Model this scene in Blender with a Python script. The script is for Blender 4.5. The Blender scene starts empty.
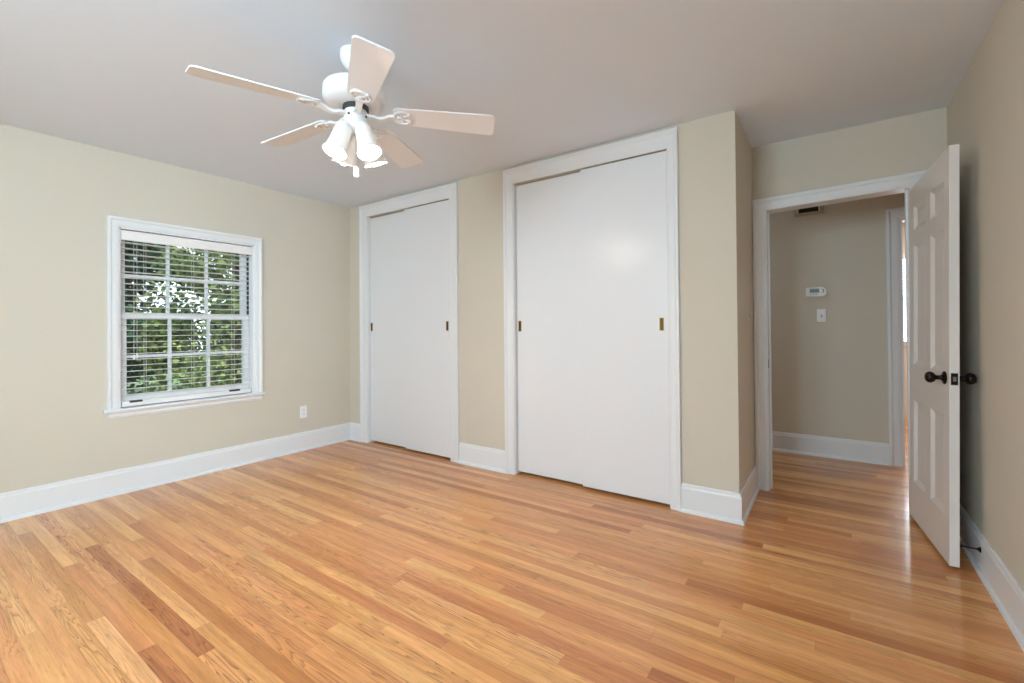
import bpy, bmesh, math, random
from mathutils import Vector, Matrix

random.seed(7)
S = bpy.context.scene
COL = S.collection

# ------------------------------------------------------------------ camera
CAM_H = 1.1638
YAW, PITCH, ROLL = 0.60981, 0.00721, -0.00804
cd = bpy.data.cameras.new('camera')
cam = bpy.data.objects.new('camera', cd)
COL.objects.link(cam)
fw = Vector((-math.sin(YAW) * math.cos(PITCH), math.cos(YAW) * math.cos(PITCH), math.sin(PITCH)))
rt = Vector((math.cos(YAW), math.sin(YAW), 0))
up = rt.cross(fw)
r2 = rt * math.cos(ROLL) + up * math.sin(ROLL)
u2 = up * math.cos(ROLL) - rt * math.sin(ROLL)
m = Matrix((r2, u2, -fw)).transposed().to_4x4()
m.translation = (0, 0, CAM_H)
cam.matrix_world = m
cd.sensor_width = 36
cd.lens = 456.0 / 1024 * 36
cd.shift_y = -17.54 / 1024
cd.clip_start = 0.02
cd.clip_end = 200
S.camera = cam

# ------------------------------------------------------------------ world, sun, daylight, exposure
W = bpy.data.worlds.new('world')
S.world = W
W.use_nodes = True
bg = W.node_tree.nodes['Background']
bg.inputs[0].default_value = (0.78, 0.89, 1.0, 1)
bg.inputs[1].default_value = 1.2

def lamp(name, kind, loc, energy, color, **kw):
    d = bpy.data.lights.new(name, kind)
    d.energy = energy
    d.color = color
    rot = kw.pop('rot', (0, 0, 0))
    for k, v in kw.items():
        setattr(d, k, v)
    o = bpy.data.objects.new(name, d)
    o.location = loc
    o.rotation_euler = rot
    COL.objects.link(o)
    return o

sun_dir = Vector((-0.55, -0.30, -0.78))     # comes over the roof from behind the closets
sun = lamp('sun', 'SUN', (0, 0, 8), 4.5, (1.0, 0.93, 0.78), angle=0.02)
sun.rotation_euler = sun_dir.to_track_quat('-Z', 'Y').to_euler()

# daylight entering by the window of the right wall behind the camera; then a cool fill added unseen at the back
lamp('daylight_right_window', 'AREA', (0.76, -1.15, 1.68), 74, (0.70, 0.88, 1.0),
     rot=(0, math.radians(90), 0), shape='RECTANGLE', size=0.95, size_y=1.5)
lamp('back_fill', 'AREA', (-1.25, -2.46, 1.60), 48, (0.68, 0.86, 1.0),
     rot=(math.radians(90), 0, 0), shape='RECTANGLE', size=1.3, size_y=1.1)
# daylight entering by the window of the room across the hall; then an unseen fill added to lift its wall
lamp('daylight_far_window', 'AREA', (0.95, 7.50, 1.50), 5, (0.9, 0.95, 1.0),
     rot=(math.radians(-90), 0, 0), shape='RECTANGLE', size=0.7, size_y=0.9)
lamp('far_room_fill', 'AREA', (1.4, 6.4, 2.40), 12, (1.0, 0.95, 0.90), shape='DISK', size=0.35)
# unseen fill light added under the hall ceiling to brighten the hall
lamp('hall_fill', 'AREA', (-1.5, 4.35, 2.40), 3.0, (0.76, 0.90, 1.0), shape='DISK', size=0.35)
BULB_EMIT = 215.0

S.view_settings.view_transform = 'Standard'
S.view_settings.look = 'None'
S.view_settings.exposure = 1.42
S.view_settings.gamma = 1.0
S.view_settings.use_curve_mapping = False
S.cycles.use_denoising = True
S.cycles.max_bounces = 12
S.cycles.diffuse_bounces = 8
S.cycles.transparent_max_bounces = 24
S.cycles.sample_clamp_indirect = 6.0

# ------------------------------------------------------------------ dimensions
XL, YC, YD, XR, XJ, H, BT, BH = -4.1645, 2.9713, 3.6701, 0.5749, -0.4514, 2.44, 0.020, 0.175
YB = -2.35                 # wall behind the camera
YH = 4.885                 # far wall of the hall
WT = 0.12

# ------------------------------------------------------------------ materials
def lin(c):
    return tuple(((v / 255) / 12.92 if v / 255 <= 0.04045 else (((v / 255) + 0.055) / 1.055) ** 2.4) for v in c) + (1,)

def mat(name, rgb, rough=0.6, metal=0.0, spec=0.5, bump=0.0, bscale=80, coat=0.0, var=0.0, emit=None, estr=0):
    m = bpy.data.materials.new(name)
    m.use_nodes = True
    nt = m.node_tree
    b = nt.nodes['Principled BSDF']
    c = lin(rgb)
    b.inputs['Base Color'].default_value = c
    b.inputs['Roughness'].default_value = rough
    b.inputs['Metallic'].default_value = metal
    b.inputs['Specular IOR Level'].default_value = spec
    b.inputs['Coat Weight'].default_value = coat
    b.inputs['Coat Roughness'].default_value = 0.15
    if emit:
        b.inputs['Emission Color'].default_value = lin(emit)
        b.inputs['Emission Strength'].default_value = estr
    if bump or var:
        tc = nt.nodes.new('ShaderNodeTexCoord')
        n = nt.nodes.new('ShaderNodeTexNoise')
        n.inputs['Scale'].default_value = bscale
        n.inputs['Detail'].default_value = 3
        nt.links.new(tc.outputs['Object'], n.inputs['Vector'])
        if bump:
            bp = nt.nodes.new('ShaderNodeBump')
            bp.inputs['Strength'].default_value = bump
            bp.inputs['Distance'].default_value = 0.002
            nt.links.new(n.outputs['Fac'], bp.inputs['Height'])
            nt.links.new(bp.outputs['Normal'], b.inputs['Normal'])
        if var:
            mx = nt.nodes.new('ShaderNodeMix')
            mx.data_type = 'RGBA'
            mx.inputs[6].default_value = c
            mx.inputs[7].default_value = tuple(v * (1 - var) for v in c[:3]) + (1,)
            nt.links.new(n.outputs['Fac'], mx.inputs[0])
            nt.links.new(mx.outputs[2], b.inputs['Base Color'])
    return m

M = {}
M['wall'] = mat('wall_paint_beige', (208, 201, 187), 0.75, spec=0.25, bump=0.15, bscale=220, var=0.03)
M['ceiling'] = mat('ceiling_paint', (222, 231, 242), 0.85, spec=0.2, bump=0.15, bscale=120, var=0.02)
M['trim'] = mat('trim_paint_white', (226, 228, 231), 0.35, spec=0.4)
M['door'] = mat('door_paint_white', (224, 220, 217), 0.33, spec=0.45, bump=0.05, bscale=60)
M['panel'] = mat('closet_door_paint', (226, 228, 232), 0.28, spec=0.5, bump=0.04, bscale=40)
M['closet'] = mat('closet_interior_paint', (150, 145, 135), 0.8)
M['brass'] = mat('brushed_brass', (190, 155, 90), 0.3, metal=1.0)
M['brassdark'] = mat('brass_recess', (95, 75, 45), 0.45, metal=0.9)
M['bronze'] = mat('oil_rubbed_bronze', (46, 38, 36), 0.32, metal=0.85)
M['steel'] = mat('satin_steel', (190, 190, 190), 0.3, metal=1.0)
M['plastic'] = mat('white_plastic', (236, 235, 236), 0.4)
M['ivory'] = mat('ivory_plastic', (205, 200, 184), 0.4)
M['slot'] = mat('dark_slot', (60, 58, 55), 0.6)
M['lcd'] = mat('lcd_green_grey', (92, 112, 100), 0.2)
M['lcdtext'] = mat('lcd_segments', (28, 34, 32), 0.4)
M['fan'] = mat('fan_white_enamel', (238, 238, 240), 0.3, spec=0.5)
M['blade'] = mat('fan_blade_white', (240, 243, 249), 0.4, bump=0.03, bscale=30)
M['blind'] = mat('blind_slat_white', (236, 232, 231), 0.45)
M['cord'] = mat('blind_cord_white', (225, 222, 215), 0.8)
M['vinyl'] = mat('window_sash_white', (232, 232, 234), 0.35)
M['liner'] = mat('dark_jamb_liner', (48, 52, 56), 0.6)
M['vent'] = mat('vent_beige_metal', (172, 166, 148), 0.5)
M['ventdark'] = mat('vent_dark_duct', (52, 38, 22), 0.8)
M['bark'] = mat('tree_bark', (84, 72, 60), 0.9, bump=0.6, bscale=12, var=0.4)
M['grass'] = mat('lawn', (70, 95, 48), 0.9, var=0.4, bscale=3)
M['peach'] = mat('far_room_peach_paint', (224, 214, 200), 0.8)
M['siding'] = mat('outside_wall', (200, 196, 188), 0.8)

def glass(name):
    m = bpy.data.materials.new(name)
    m.use_nodes = True
    nt = m.node_tree
    nt.nodes.remove(nt.nodes['Principled BSDF'])
    out = nt.nodes['Material Output']
    t = nt.nodes.new('ShaderNodeBsdfTransparent')
    t.inputs[0].default_value = (0.93, 0.96, 0.95, 1)
    g = nt.nodes.new('ShaderNodeBsdfGlossy')
    g.inputs['Roughness'].default_value = 0.02
    fr = nt.nodes.new('ShaderNodeFresnel')
    fr.inputs[0].default_value = 1.45
    mx = nt.nodes.new('ShaderNodeMixShader')
    nt.links.new(fr.outputs[0], mx.inputs[0])
    nt.links.new(t.outputs[0], mx.inputs[1])
    nt.links.new(g.outputs[0], mx.inputs[2])
    nt.links.new(mx.outputs[0], out.inputs[0])
    return m
M['glass'] = glass('window_glass')

def frosted():
    m = bpy.data.materials.new('frosted_shade_glass')
    m.use_nodes = True
    nt = m.node_tree
    nt.nodes.remove(nt.nodes['Principled BSDF'])
    out = nt.nodes['Material Output']
    d = nt.nodes.new('ShaderNodeBsdfDiffuse')
    d.inputs[0].default_value = (0.86, 0.84, 0.82, 1)
    t = nt.nodes.new('ShaderNodeBsdfTranslucent')
    t.inputs[0].default_value = (0.95, 0.93, 0.90, 1)
    tr = nt.nodes.new('ShaderNodeBsdfTransparent')
    mx = nt.nodes.new('ShaderNodeMixShader')
    mx.inputs[0].default_value = 0.022
    m2 = nt.nodes.new('ShaderNodeMixShader')
    m2.inputs[0].default_value = 0.015
    nt.links.new(d.outputs[0], mx.inputs[1])
    nt.links.new(t.outputs[0], mx.inputs[2])
    nt.links.new(mx.outputs[0], m2.inputs[1])
    nt.links.new(tr.outputs[0], m2.inputs[2])
    nt.links.new(m2.outputs[0], out.inputs[0])
    return m
M['frost'] = frosted()

def emissive(name, rgb, s):
    m = bpy.data.materials.new(name)
    m.use_nodes = True
    nt = m.node_tree
    nt.nodes.remove(nt.nodes['Principled BSDF'])
    e = nt.nodes.new('ShaderNodeEmission')
    e.inputs[0].default_value = lin(rgb)
    e.inputs[1].default_value = s
    nt.links.new(e.outputs[0], nt.nodes['Material Output'].inputs[0])
    return m
M['bulb'] = emissive('lit_bulb', (255, 243, 234), BULB_EMIT)

def leafmat(name, rgb):
    m = bpy.data.materials.new(name)
    m.use_nodes = True
    nt = m.node_tree
    nt.nodes.remove(nt.nodes['Principled BSDF'])
    d = nt.nodes.new('ShaderNodeBsdfDiffuse')
    t = nt.nodes.new('ShaderNodeBsdfTranslucent')
    mx = nt.nodes.new('ShaderNodeMixShader')
    mx.inputs[0].default_value = 0.4
    g = nt.nodes.new('ShaderNodeNewGeometry')
    r = nt.nodes.new('ShaderNodeMix')
    r.data_type = 'RGBA'
    c = lin(rgb)
    r.inputs[6].default_value = tuple(v * 0.45 for v in c[:3]) + (1,)
    r.inputs[7].default_value = (c[0] * 1.5, c[1] * 1.45, c[2] * 1.2, 1)
    nt.links.new(g.outputs['Random Per Island'], r.inputs[0])
    nt.links.new(r.outputs[2], d.inputs[0])
    nt.links.new(r.outputs[2], t.inputs[0])
    nt.links.new(d.outputs[0], mx.inputs[1])
    nt.links.new(t.outputs[0], mx.inputs[2])
    nt.links.new(mx.outputs[0], nt.nodes['Material Output'].inputs[0])
    return m
M['leaf_a'] = leafmat('leaves_mid_green', (84, 106, 82))
M['leaf_b'] = leafmat('leaves_yellow_green', (116, 134, 90))
M['leaf_c'] = leafmat('leaves_blue_green', (62, 86, 78))

def floor_material():
    m = bpy.data.materials.new('oak_strip_floor')
    m.use_nodes = True
    nt = m.node_tree
    L = nt.links
    b = nt.nodes['Principled BSDF']
    def math_(op, a, c=None, d=None):
        n = nt.nodes.new('ShaderNodeMath')
        n.operation = op
        for i, v in enumerate((a, c, d)):
            if v is None:
                continue
            if isinstance(v, (int, float)):
                n.inputs[i].default_value = v
            else:
                L.new(v, n.inputs[i])
        return n.outputs[0]
    def comb(x, y, z=0.0):
        n = nt.nodes.new('ShaderNodeCombineXYZ')
        for i, v in enumerate((x, y, z)):
            if isinstance(v, (int, float)):
                n.inputs[i].default_value = v
            else:
                L.new(v, n.inputs[i])
        return n.outputs[0]
    def white(v):
        n = nt.nodes.new('ShaderNodeTexWhiteNoise')
        n.noise_dimensions = '3D'
        L.new(v, n.inputs['Vector'])
        return n.outputs['Value'], n.outputs['Color']
    def noise(v, scale, detail=2, rough=0.5, dist=0.0):
        n = nt.nodes.new('ShaderNodeTexNoise')
        L.new(v, n.inputs['Vector'])
        n.inputs['Scale'].default_value = scale
        n.inputs['Detail'].default_value = detail
        n.inputs['Roughness'].default_value = rough
        n.inputs['Distortion'].default_value = dist
        return n.outputs['Fac']
    tc = nt.nodes.new('ShaderNodeTexCoord')
    sx = nt.nodes.new('ShaderNodeSeparateXYZ')
    L.new(tc.outputs['Object'], sx.inputs[0])
    x, y = sx.outputs[0], sx.outputs[1]
    PW = 0.0575
    ry = math_('DIVIDE', y, PW)
    row = math_('FLOOR', ry)
    fy = math_('FRACT', ry)
    w1, _ = white(comb(row, 3.3))
    w2, _ = white(comb(row, 9.1))
    ln = math_('ADD', math_('MULTIPLY', w2, 1.25), 0.75)
    ux = math_('DIVIDE', math_('ADD', x, math_('MULTIPLY', w1, 17.0)), ln)
    cell = math_('FLOOR', ux)
    fx = math_('FRACT', ux)
    idv = comb(row, cell, 1.7)
    r1, rc = white(idv)
    r2_, _ = white(comb(cell, row, 5.9))
    r3, _ = white(comb(cell, row, 11.3))
    # board colour
    cr = nt.nodes.new('ShaderNodeValToRGB')
    e = cr.color_ramp.elements
    e[0].position = 0.0
    e[0].color = lin((180, 112, 60))
    e[1].position = 1.0
    e[1].color = lin((230, 174, 115))
    for p, c in ((0.16, (200, 133, 77)), (0.42, (214, 149, 91)), (0.75, (221, 158, 99))):
        q = e.new(p)
        q.color = lin(c)
    L.new(r1, cr.inputs[0])
    # pink / yellow drift between boards
    hs = nt.nodes.new('ShaderNodeHueSaturation')
    L.new(cr.outputs[0], hs.inputs['Color'])
    L.new(math_('ADD', math_('MULTIPLY', r2_, 0.010), 0.495), hs.inputs['Hue'])
    # cathedral grain: contour lines of a stretched noise
    off = math_('MULTIPLY', r1, 37.0)
    gx = math_('ADD', math_('MULTIPLY', x, 0.85), off)
    gy = math_('ADD', math_('MULTIPLY', y, 19.0), math_('MULTIPLY', r2_, 23.0))
    n1 = noise(comb(gx, gy), 1.1, 2, 0.45, 0.3)
    ring = math_('FRACT', math_('MULTIPLY', n1, 21.0))
    ring = math_('POWER', ring, 3.0)
    strength = math_('MULTIPLY', math_('POWER', r3, 1.6), 0.55)
    grain = math_('MULTIPLY', ring, strength)
    # fine pores and streaks
    n2 = noise(comb(math_('ADD', math_('MULTIPLY', x, 5.0), off), math_('MULTIPLY', y, 130.0)), 1.0, 3, 0.6)
    n3 = noise(comb(math_('ADD', math_('MULTIPLY', x, 1.6), off), math_('MULTIPLY', y, 30.0)), 1.0, 3, 0.55)
    streak = math_('MULTIPLY', math_('SUBTRACT', n2, 0.5), 0.46)
    n4 = noise(comb(math_('ADD', math_('MULTIPLY', x, 14.0), off), math_('MULTIPLY', y, 260.0)), 1.0, 1, 0.5)
    fleck = math_('MULTIPLY', math_('MAXIMUM', math_('SUBTRACT', n4, 0.58), 0.0), 1.3)
    streak2 = math_('MULTIPLY', math_('SUBTRACT', n3, 0.5), 0.72)
    val = math_('ADD', math_('ADD', 1.0, streak), streak2)
    val = math_('SUBTRACT', math_('SUBTRACT', val, grain), fleck)
    # seams
    ex = math_('MINIMUM', fx, math_('SUBTRACT', 1.0, fx))
    exm = math_('MULTIPLY', ex, ln)
    ey = math_('MULTIPLY', math_('MINIMUM', fy, math_('SUBTRACT', 1.0, fy)), PW)
    edge = math_('MINIMUM', exm, ey)
    seam = math_('SMOOTH_MIN', math_('DIVIDE', edge, 0.0011), 1.0, 0.1)
    seamv = math_('ADD', math_('MULTIPLY', seam, 0.35), 0.65)
    val = math_('MULTIPLY', val, seamv)
    mul = nt.nodes.new('ShaderNodeMix')
    mul.data_type = 'RGBA'
    mul.blend_type = 'MULTIPLY'
    mul.inputs[0].default_value = 1.0
    L.new(hs.outputs[0], mul.inputs[6])
    cv = nt.nodes.new('ShaderNodeCombineColor')
    L.new(val, cv.inputs[0])
    L.new(math_('POWER', val, 1.25), cv.inputs[1])
    L.new(math_('POWER', val, 1.6), cv.inputs[2])
    L.new(cv.outputs[0], mul.inputs[7])
    L.new(mul.outputs[2], b.inputs['Base Color'])
    b.inputs['Roughness'].default_value = 0.38
    b.inputs['Specular IOR Level'].default_value = 0.4
    b.inputs['Coat Weight'].default_value = 0.55
    b.inputs['Coat Roughness'].default_value = 0.13
    bp = nt.nodes.new('ShaderNodeBump')
    bp.inputs['Strength'].default_value = 0.25
    bp.inputs['Distance'].default_value = 0.001
    L.new(seam, bp.inputs['Height'])
    L.new(bp.outputs['Normal'], b.inputs['Normal'])
    return m
M['floor'] = floor_material()

# ------------------------------------------------------------------ helpers
def obj(name, bm, mt, parent=None, smooth=False, bevel=0.0, fix=True, auto=None):
    if fix:
        bmesh.ops.recalc_face_normals(bm, faces=bm.faces)
    me = bpy.data.meshes.new(name)
    bm.to_mesh(me)
    bm.free()
    me.materials.append(mt)
    if smooth:
        for p in me.polygons:
            p.use_smooth = True
        if auto:
            me.set_sharp_from_angle(angle=math.radians(auto))
    o = bpy.data.objects.new(name, me)
    COL.objects.link(o)
    if parent:
        o.parent = parent
    if bevel:
        mod = o.modifiers.new('bevel', 'BEVEL')
        mod.width = bevel
        mod.segments = 2
        mod.limit_method = 'ANGLE'
        mod.angle_limit = math.radians(40)
    return o

def tag(o, label=None, cat=None, group=None, kind=None):
    if label:
        o['label'] = label
    if cat:
        o['category'] = cat
    if group:
        o['group'] = group
    if kind:
        o['kind'] = kind
    return o

def empty(name, loc=(0, 0, 0), rot=(0, 0, 0)):
    o = bpy.data.objects.new(name, None)
    o.empty_display_size = 0.1
    o.location = loc
    o.rotation_euler = rot
    COL.objects.link(o)
    return o

def struct(name, bm, mt, label=None, cat=None, **kw):
    o = obj(name, bm, mt, **kw)
    return tag(o, label, cat, kind='structure')

def hexa(bm, p):
    """p: 8 points, bottom ring then top ring"""
    v = [bm.verts.new(q) for q in p]
    for f in ((3, 2, 1, 0), (4, 5, 6, 7), (0, 1, 5, 4), (1, 2, 6, 5), (2, 3, 7, 6), (3, 0, 4, 7)):
        bm.faces.new([v[i] for i in f])
    return v

def box(bm, x0, x1, y0, y1, z0, z1):
    return hexa(bm, [(x0, y0, z0), (x1, y0, z0), (x1, y1, z0), (x0, y1, z0),
                     (x0, y0, z1), (x1, y0, z1), (x1, y1, z1), (x0, y1, z1)])

def BM():
    return bmesh.new()

def onebox(*a):
    b = BM()
    box(b, *a)
    return b

def sweep(bm, path, profile, mapfn):
    """path: 2-D points; profile: closed list (offset to the right of travel, other axis); mitred."""
    n = len(path)
    P = [Vector(p) for p in path]
    rings = []
    for i in range(n):
        d0 = (P[i] - P[i - 1]).normalized() if i > 0 else None
        d1 = (P[i + 1] - P[i]).normalized() if i < n - 1 else None
        if d0 is None:
            nn = Vector((d1.y, -d1.x))
        elif d1 is None:
            nn = Vector((d0.y, -d0.x))
        else:
            a = Vector((d0.y, -d0.x))
            c = Vector((d1.y, -d1.x))
            nn = (a + c) / (1 + a.dot(c))
        rings.append([bm.verts.new(mapfn(P[i] + nn * u, v)) for u, v in profile])
    k = len(profile)
    for i in range(n - 1):
        for j in range(k):
            bm.faces.new((rings[i][j], rings[i][(j + 1) % k], rings[i + 1][(j + 1) % k], rings[i + 1][j]))
    bm.faces.new(rings[0][::-1])
    bm.faces.new(rings[-1])

def lathe(bm, prof, M4=None, seg=32, cap=True):
    """prof: (r, z) from one end to the other"""
    M4 = M4 or Matrix()
    rings = []
    for r, z in prof:
        if r < 1e-5:
            rings.append([bm.verts.new(M4 @ Vector((0, 0, z)))])
        else:
            rings.append([bm.verts.new(M4 @ Vector((r * math.cos(2 * math.pi * i / seg), r * math.sin(2 * math.pi * i / seg), z))) for i in range(seg)])
    for a, b in zip(rings, rings[1:]):
        for i in range(seg):
            j = (i + 1) % seg
            if len(a) == 1 and len(b) == 1:
                continue
            if len(a) == 1:
                bm.faces.new((a[0], b[j], b[i]))
            elif len(b) == 1:
                bm.faces.new((a[i], a[j], b[0]))
            else:
                bm.faces.new((a[i], a[j], b[j], b[i]))
    if cap:
        for r_ in (rings[0], rings[-1]):
            if len(r_) > 1:
                bm.faces.new(r_)

def tube(bm, pts, rad, seg=10):
    pts = [Vector(p) for p in pts]
    rad = rad if isinstance(rad, (list, tuple)) else [rad] * len(pts)
    rings = []
    for i, p in enumerate(pts):
        d = (pts[min(i + 1, len(pts) - 1)] - pts[max(i - 1, 0)]).normalized()
        a = d.orthogonal().normalized() if i == 0 else (a - d * a.dot(d)).normalized()
        b = d.cross(a)
        rings.append([bm.verts.new(p + (a * math.cos(t) + b * math.sin(t)) * rad[i]) for t in (2 * math.pi * k / seg for k in range(seg))])
    for r0, r1 in zip(rings, rings[1:]):
        for i in range(seg):
            j = (i + 1) % seg
            bm.faces.new((r0[i], r0[j], r1[j], r1[i]))
    bm.faces.new(rings[0])
    bm.faces.new(rings[-1])

def axis(loc, zdir, xdir=None):
    z = Vector(zdir).normalized()
    x = Vector(xdir) if xdir else z.orthogonal()
    x = (x - z * x.dot(z)).normalized()
    y = z.cross(x)
    m4 = Matrix((x, y, z)).transposed().to_4x4()
    m4.translation = loc
    return m4

# ------------------------------------------------------------------ room shell
BWX0, BWX1, BWZ0, BWZ1 = -1.90, -0.60, 1.02, 2.18
X0, X1, Y1 = XL - 0.20, 2.60, 8.0
struct('floor', onebox(X0, X1, YB - 0.2, Y1, -0.10, 0.0), M['floor'], 'honey oak strip floor running through the bedroom and hall', 'floor')
struct('ceiling', onebox(X0, X1, YB - 0.2, Y1, H, H + 0.25), M['ceiling'], 'plain white plaster ceiling', 'ceiling')

# window opening of the left wall
WY0, WY1, WZ0, WZ1 = 1.062, 1.990, 0.607, 1.905
b = BM()
box(b, XL - 0.2, XL, YB - 0.2, WY0, 0, H)
box(b, XL - 0.2, XL, WY1, Y1, 0, H)
box(b, XL - 0.2, XL, WY0, WY1, 0, WZ0)
box(b, XL - 0.2, XL, WY0, WY1, WZ1, H)
struct('wall_left', b, M['wall'], 'beige left wall holding the bedroom window', 'wall')

# closet wall
C1 = (-3.879, -2.737)
C2 = (-2.056, -0.847)
CZ = 2.302
b = BM()
box(b, XL, C1[0], YC, YC + 0.10, 0, H)
box(b, C1[1], C2[0], YC, YC + 0.10, 0, H)
box(b, C2[1], XJ, YC, YC + 0.10, 0, H)
box(b, C1[0], C1[1], YC, YC + 0.10, CZ, H)
box(b, C2[0], C2[1], YC, YC + 0.10, CZ, H)
struct('wall_far', b, M['wall'], 'beige wall around the two sliding-door closets', 'wall')
struct('wall_alcove', onebox(XJ - 0.10, XJ, YC + 0.10, YD, 0, H), M['wall'], 'narrow beige return wall beside the doorway', 'wall')
# doorway wall
DX0, DX1 = -0.382, 0.419
DZ0, DZ1 = 1.972, 1.998       # header sloped to fit the image coordinates of its two ends
b = BM()
box(b, XL, DX0, YD, YD + WT, 0, H)
box(b, DX1, X1, YD, YD + WT, 0, H)
hexa(b, [(DX0, YD, DZ0 + .018), (DX1, YD, DZ1 + .018), (DX1, YD + WT, DZ1 + .018), (DX0, YD + WT, DZ0 + .018),
         (DX0, YD, H), (DX1, YD, H), (DX1, YD + WT, H), (DX0, YD + WT, H)])
struct('wall_doorway', b, M['wall'], 'beige wall above and around the open doorway', 'wall')
RWY0, RWY1 = -1.92, -0.38
b = BM()
box(b, XR, XR + 0.12, YB - 0.2, RWY0, 0, H)
box(b, XR, XR + 0.12, RWY1, YD, 0, H)
box(b, XR, XR + 0.12, RWY0, RWY1, 0, BWZ0)
box(b, XR, XR + 0.12, RWY0, RWY1, BWZ1, H)
struct('wall_right', b, M['wall'], 'beige right wall behind the open door', 'wall')
# wall behind the camera with an opening for the added window
b = BM()
box(b, XL, BWX0, YB - 0.2, YB, 0, H)
box(b, BWX1, XR, YB - 0.2, YB, 0, H)
box(b, BWX0, BWX1, YB - 0.2, YB, 0, BWZ0)
box(b, BWX0, BWX1, YB - 0.2, YB, BWZ1, H)
struct('wall_back', b, M['wall'], 'beige wall behind the camera', 'wall')
# hall
HX0, HX1 = 0.470, 1.20
b = BM()
box(b, -2.4, HX0, YH, YH + 0.10, 0, H)
box(b, HX1, X1, YH, YH + 0.10, 0, H)
box(b, HX0, HX1, YH, YH + 0.10, 2.03, H)
struct('wall_hall_far', b, M['wall'], 'grey-beige far wall of the hall', 'wall')
b = BM()
box(b, -2.5, -2.4, YD + WT, YH + 0.10, 0, H)
struct('wall_hall_left', b, M['wall'], 'left end wall of the hall', 'wall')
struct('wall_hall_right', onebox(2.0, 2.1, YD + WT, YH, 0, H), M['wall'], 'right end wall of the hall', 'wall')
# room across the hall
FY = 7.35
FX0, FX1, FZ0, FZ1 = 0.45, 1.45, 0.95, 1.96
b = BM()
box(b, -1.5, FX0, FY, FY + 0.12, 0, H)
box(b, FX1, X1, FY, FY + 0.12, 0, H)
box(b, FX0, FX1, FY, FY + 0.12, 0, FZ0)
box(b, FX0, FX1, FY, FY + 0.12, FZ1, H)
box(b, -1.6, -1.5, YH + 0.1, FY + 0.12, 0, H)
box(b, X1 - 0.1, X1, YH + 0.1, FY, 0, H)
struct('wall_beyond', b, M['peach'], 'warm lit wall of the room across the hall', 'wall')

# ------------------------------------------------------------------ baseboards
BASE = [(0, 0), (0, BH), (0.006, BH), (0.010, BH - 0.006), (0.011, BH - 0.018), (0.0145, BH - 0.028), (0.0145, 0.022),
        (0.022, 0.019), (0.0265, 0.012), (0.028, 0.0)]
def floor_map(p, v):
    return (p.x, p.y, v)
def baseboard(name, path, label):
    b = BM()
    sweep(b, path, BASE, floor_map)
    struct(name, b, M['trim'], label, 'baseboard')
CASE_W = 0.083
baseboard('baseboard_left', [(XL, YB), (XL, YC)], 'tall white baseboard along the left wall')
baseboard('baseboard_corner', [(XL, YC), (C1[0] - 0.098, YC)], 'short white baseboard left of the left closet')
baseboard('baseboard_middle', [(C1[1] + 0.103, YC), (C2[0] - 0.083, YC)], 'white baseboard between the two closets')
baseboard('baseboard_alcove', [(C2[1] + 0.067, YC), (XJ, YC), (XJ, YD)], 'white baseboard wrapping the corner beside the doorway')
baseboard('baseboard_right', [(XR, YD), (XR, YB)], 'white baseboard along the right wall')
baseboard('baseboard_back', [(XR, YB), (XL, YB)], 'white baseboard behind the camera')
baseboard('baseboard_hall', [(-2.4, YH), (HX0 - 0.085, YH)], 'white baseboard at the foot of the hall wall')

# ------------------------------------------------------------------ casings
def case_profile(w, t=0.019):
    return [(0, 0), (0, t * 0.45), (0.006, t * 0.62), (0.012, t * 0.62), (0.016, t * 0.75), (w * 0.62, t * 0.80), (w * 0.70, t * 0.98), (w * 0.76, t * 1.25),
            (w - 0.003, t * 1.25), (w, t * 1.1), (w, 0)]
def wall_map(Y, s=-1):
    # travel: left side upward, across, down the right side; outward = left of travel -> mirror
    return lambda p, v: (p.x, Y + s * v, p.y)

def casing(name, x0, x1, zt0, zt1, Y, w, label, wl=None, wr=None, wt=None, z0=0.0, top_clip=None, mt='trim', s=-1):
    """three mitred boards made as one closed sweep with own widths per side"""
    wl = wl or w
    wr = wr or w
    wt = wt or w
    prof = case_profile(1.0)
    T = 0.019
    b = BM()
    cols = []
    def ring(x, z, dx, dz):
        out = []
        for (u, v) in case_profile(1.0):
            out.append((x + dx * u, Y + s * v, z + dz * u))
        return out
    # keep the fine steps physical: build the profile for the real width, parametrised 0..1
    def prof_n(wd):
        return [(u / wd, v) for u, v in case_profile(wd)]
    pn = prof_n(w)
    R = [[(x0 - wl * u, Y + s * v, z0) for u, v in pn],
         [(x0 - wl * u, Y + s * v, zt0 + wt * u) for u, v in pn],
         [(x1 + wr * u, Y + s * v, zt1 + wt * u) for u, v in pn],
         [(x1 + wr * u, Y + s * v, z0) for u, v in pn]]
    V = [[b.verts.new(q) for q in r_] for r_ in R]
    k = len(pn)
    for i in range(3):
        for j in range(k):
            b.faces.new((V[i][j], V[i][(j + 1) % k], V[i + 1][(j + 1) % k], V[i + 1][j]))
    b.faces.new(V[0][::-1])
    b.faces.new(V[-1])
    return struct(name, b, M[mt], label, 'door casing')

casing('trim_1', C1[0], C1[1], CZ, CZ, YC, 0.09, 'white casing around the left closet opening', wl=0.097, wr=0.102, wt=0.116)
casing('trim_2', C2[0], C2[1], CZ, CZ, YC, 0.08, 'white casing around the right closet opening', wl=0.083, wr=0.067, wt=0.116)
casing('trim_3', DX0 + 0.012, DX1 - 0.012, DZ0, DZ1, YD, 0.085, 'white casing around the open bedroom doorway', wl=0.078, wr=0.086, wt=0.084)
casing('trim_4', HX0, HX1, 2.03, 2.03, YH, 0.085, 'white casing of the doorway across the hall', wl=0.085, wr=0.085, wt=0.085)

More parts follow.
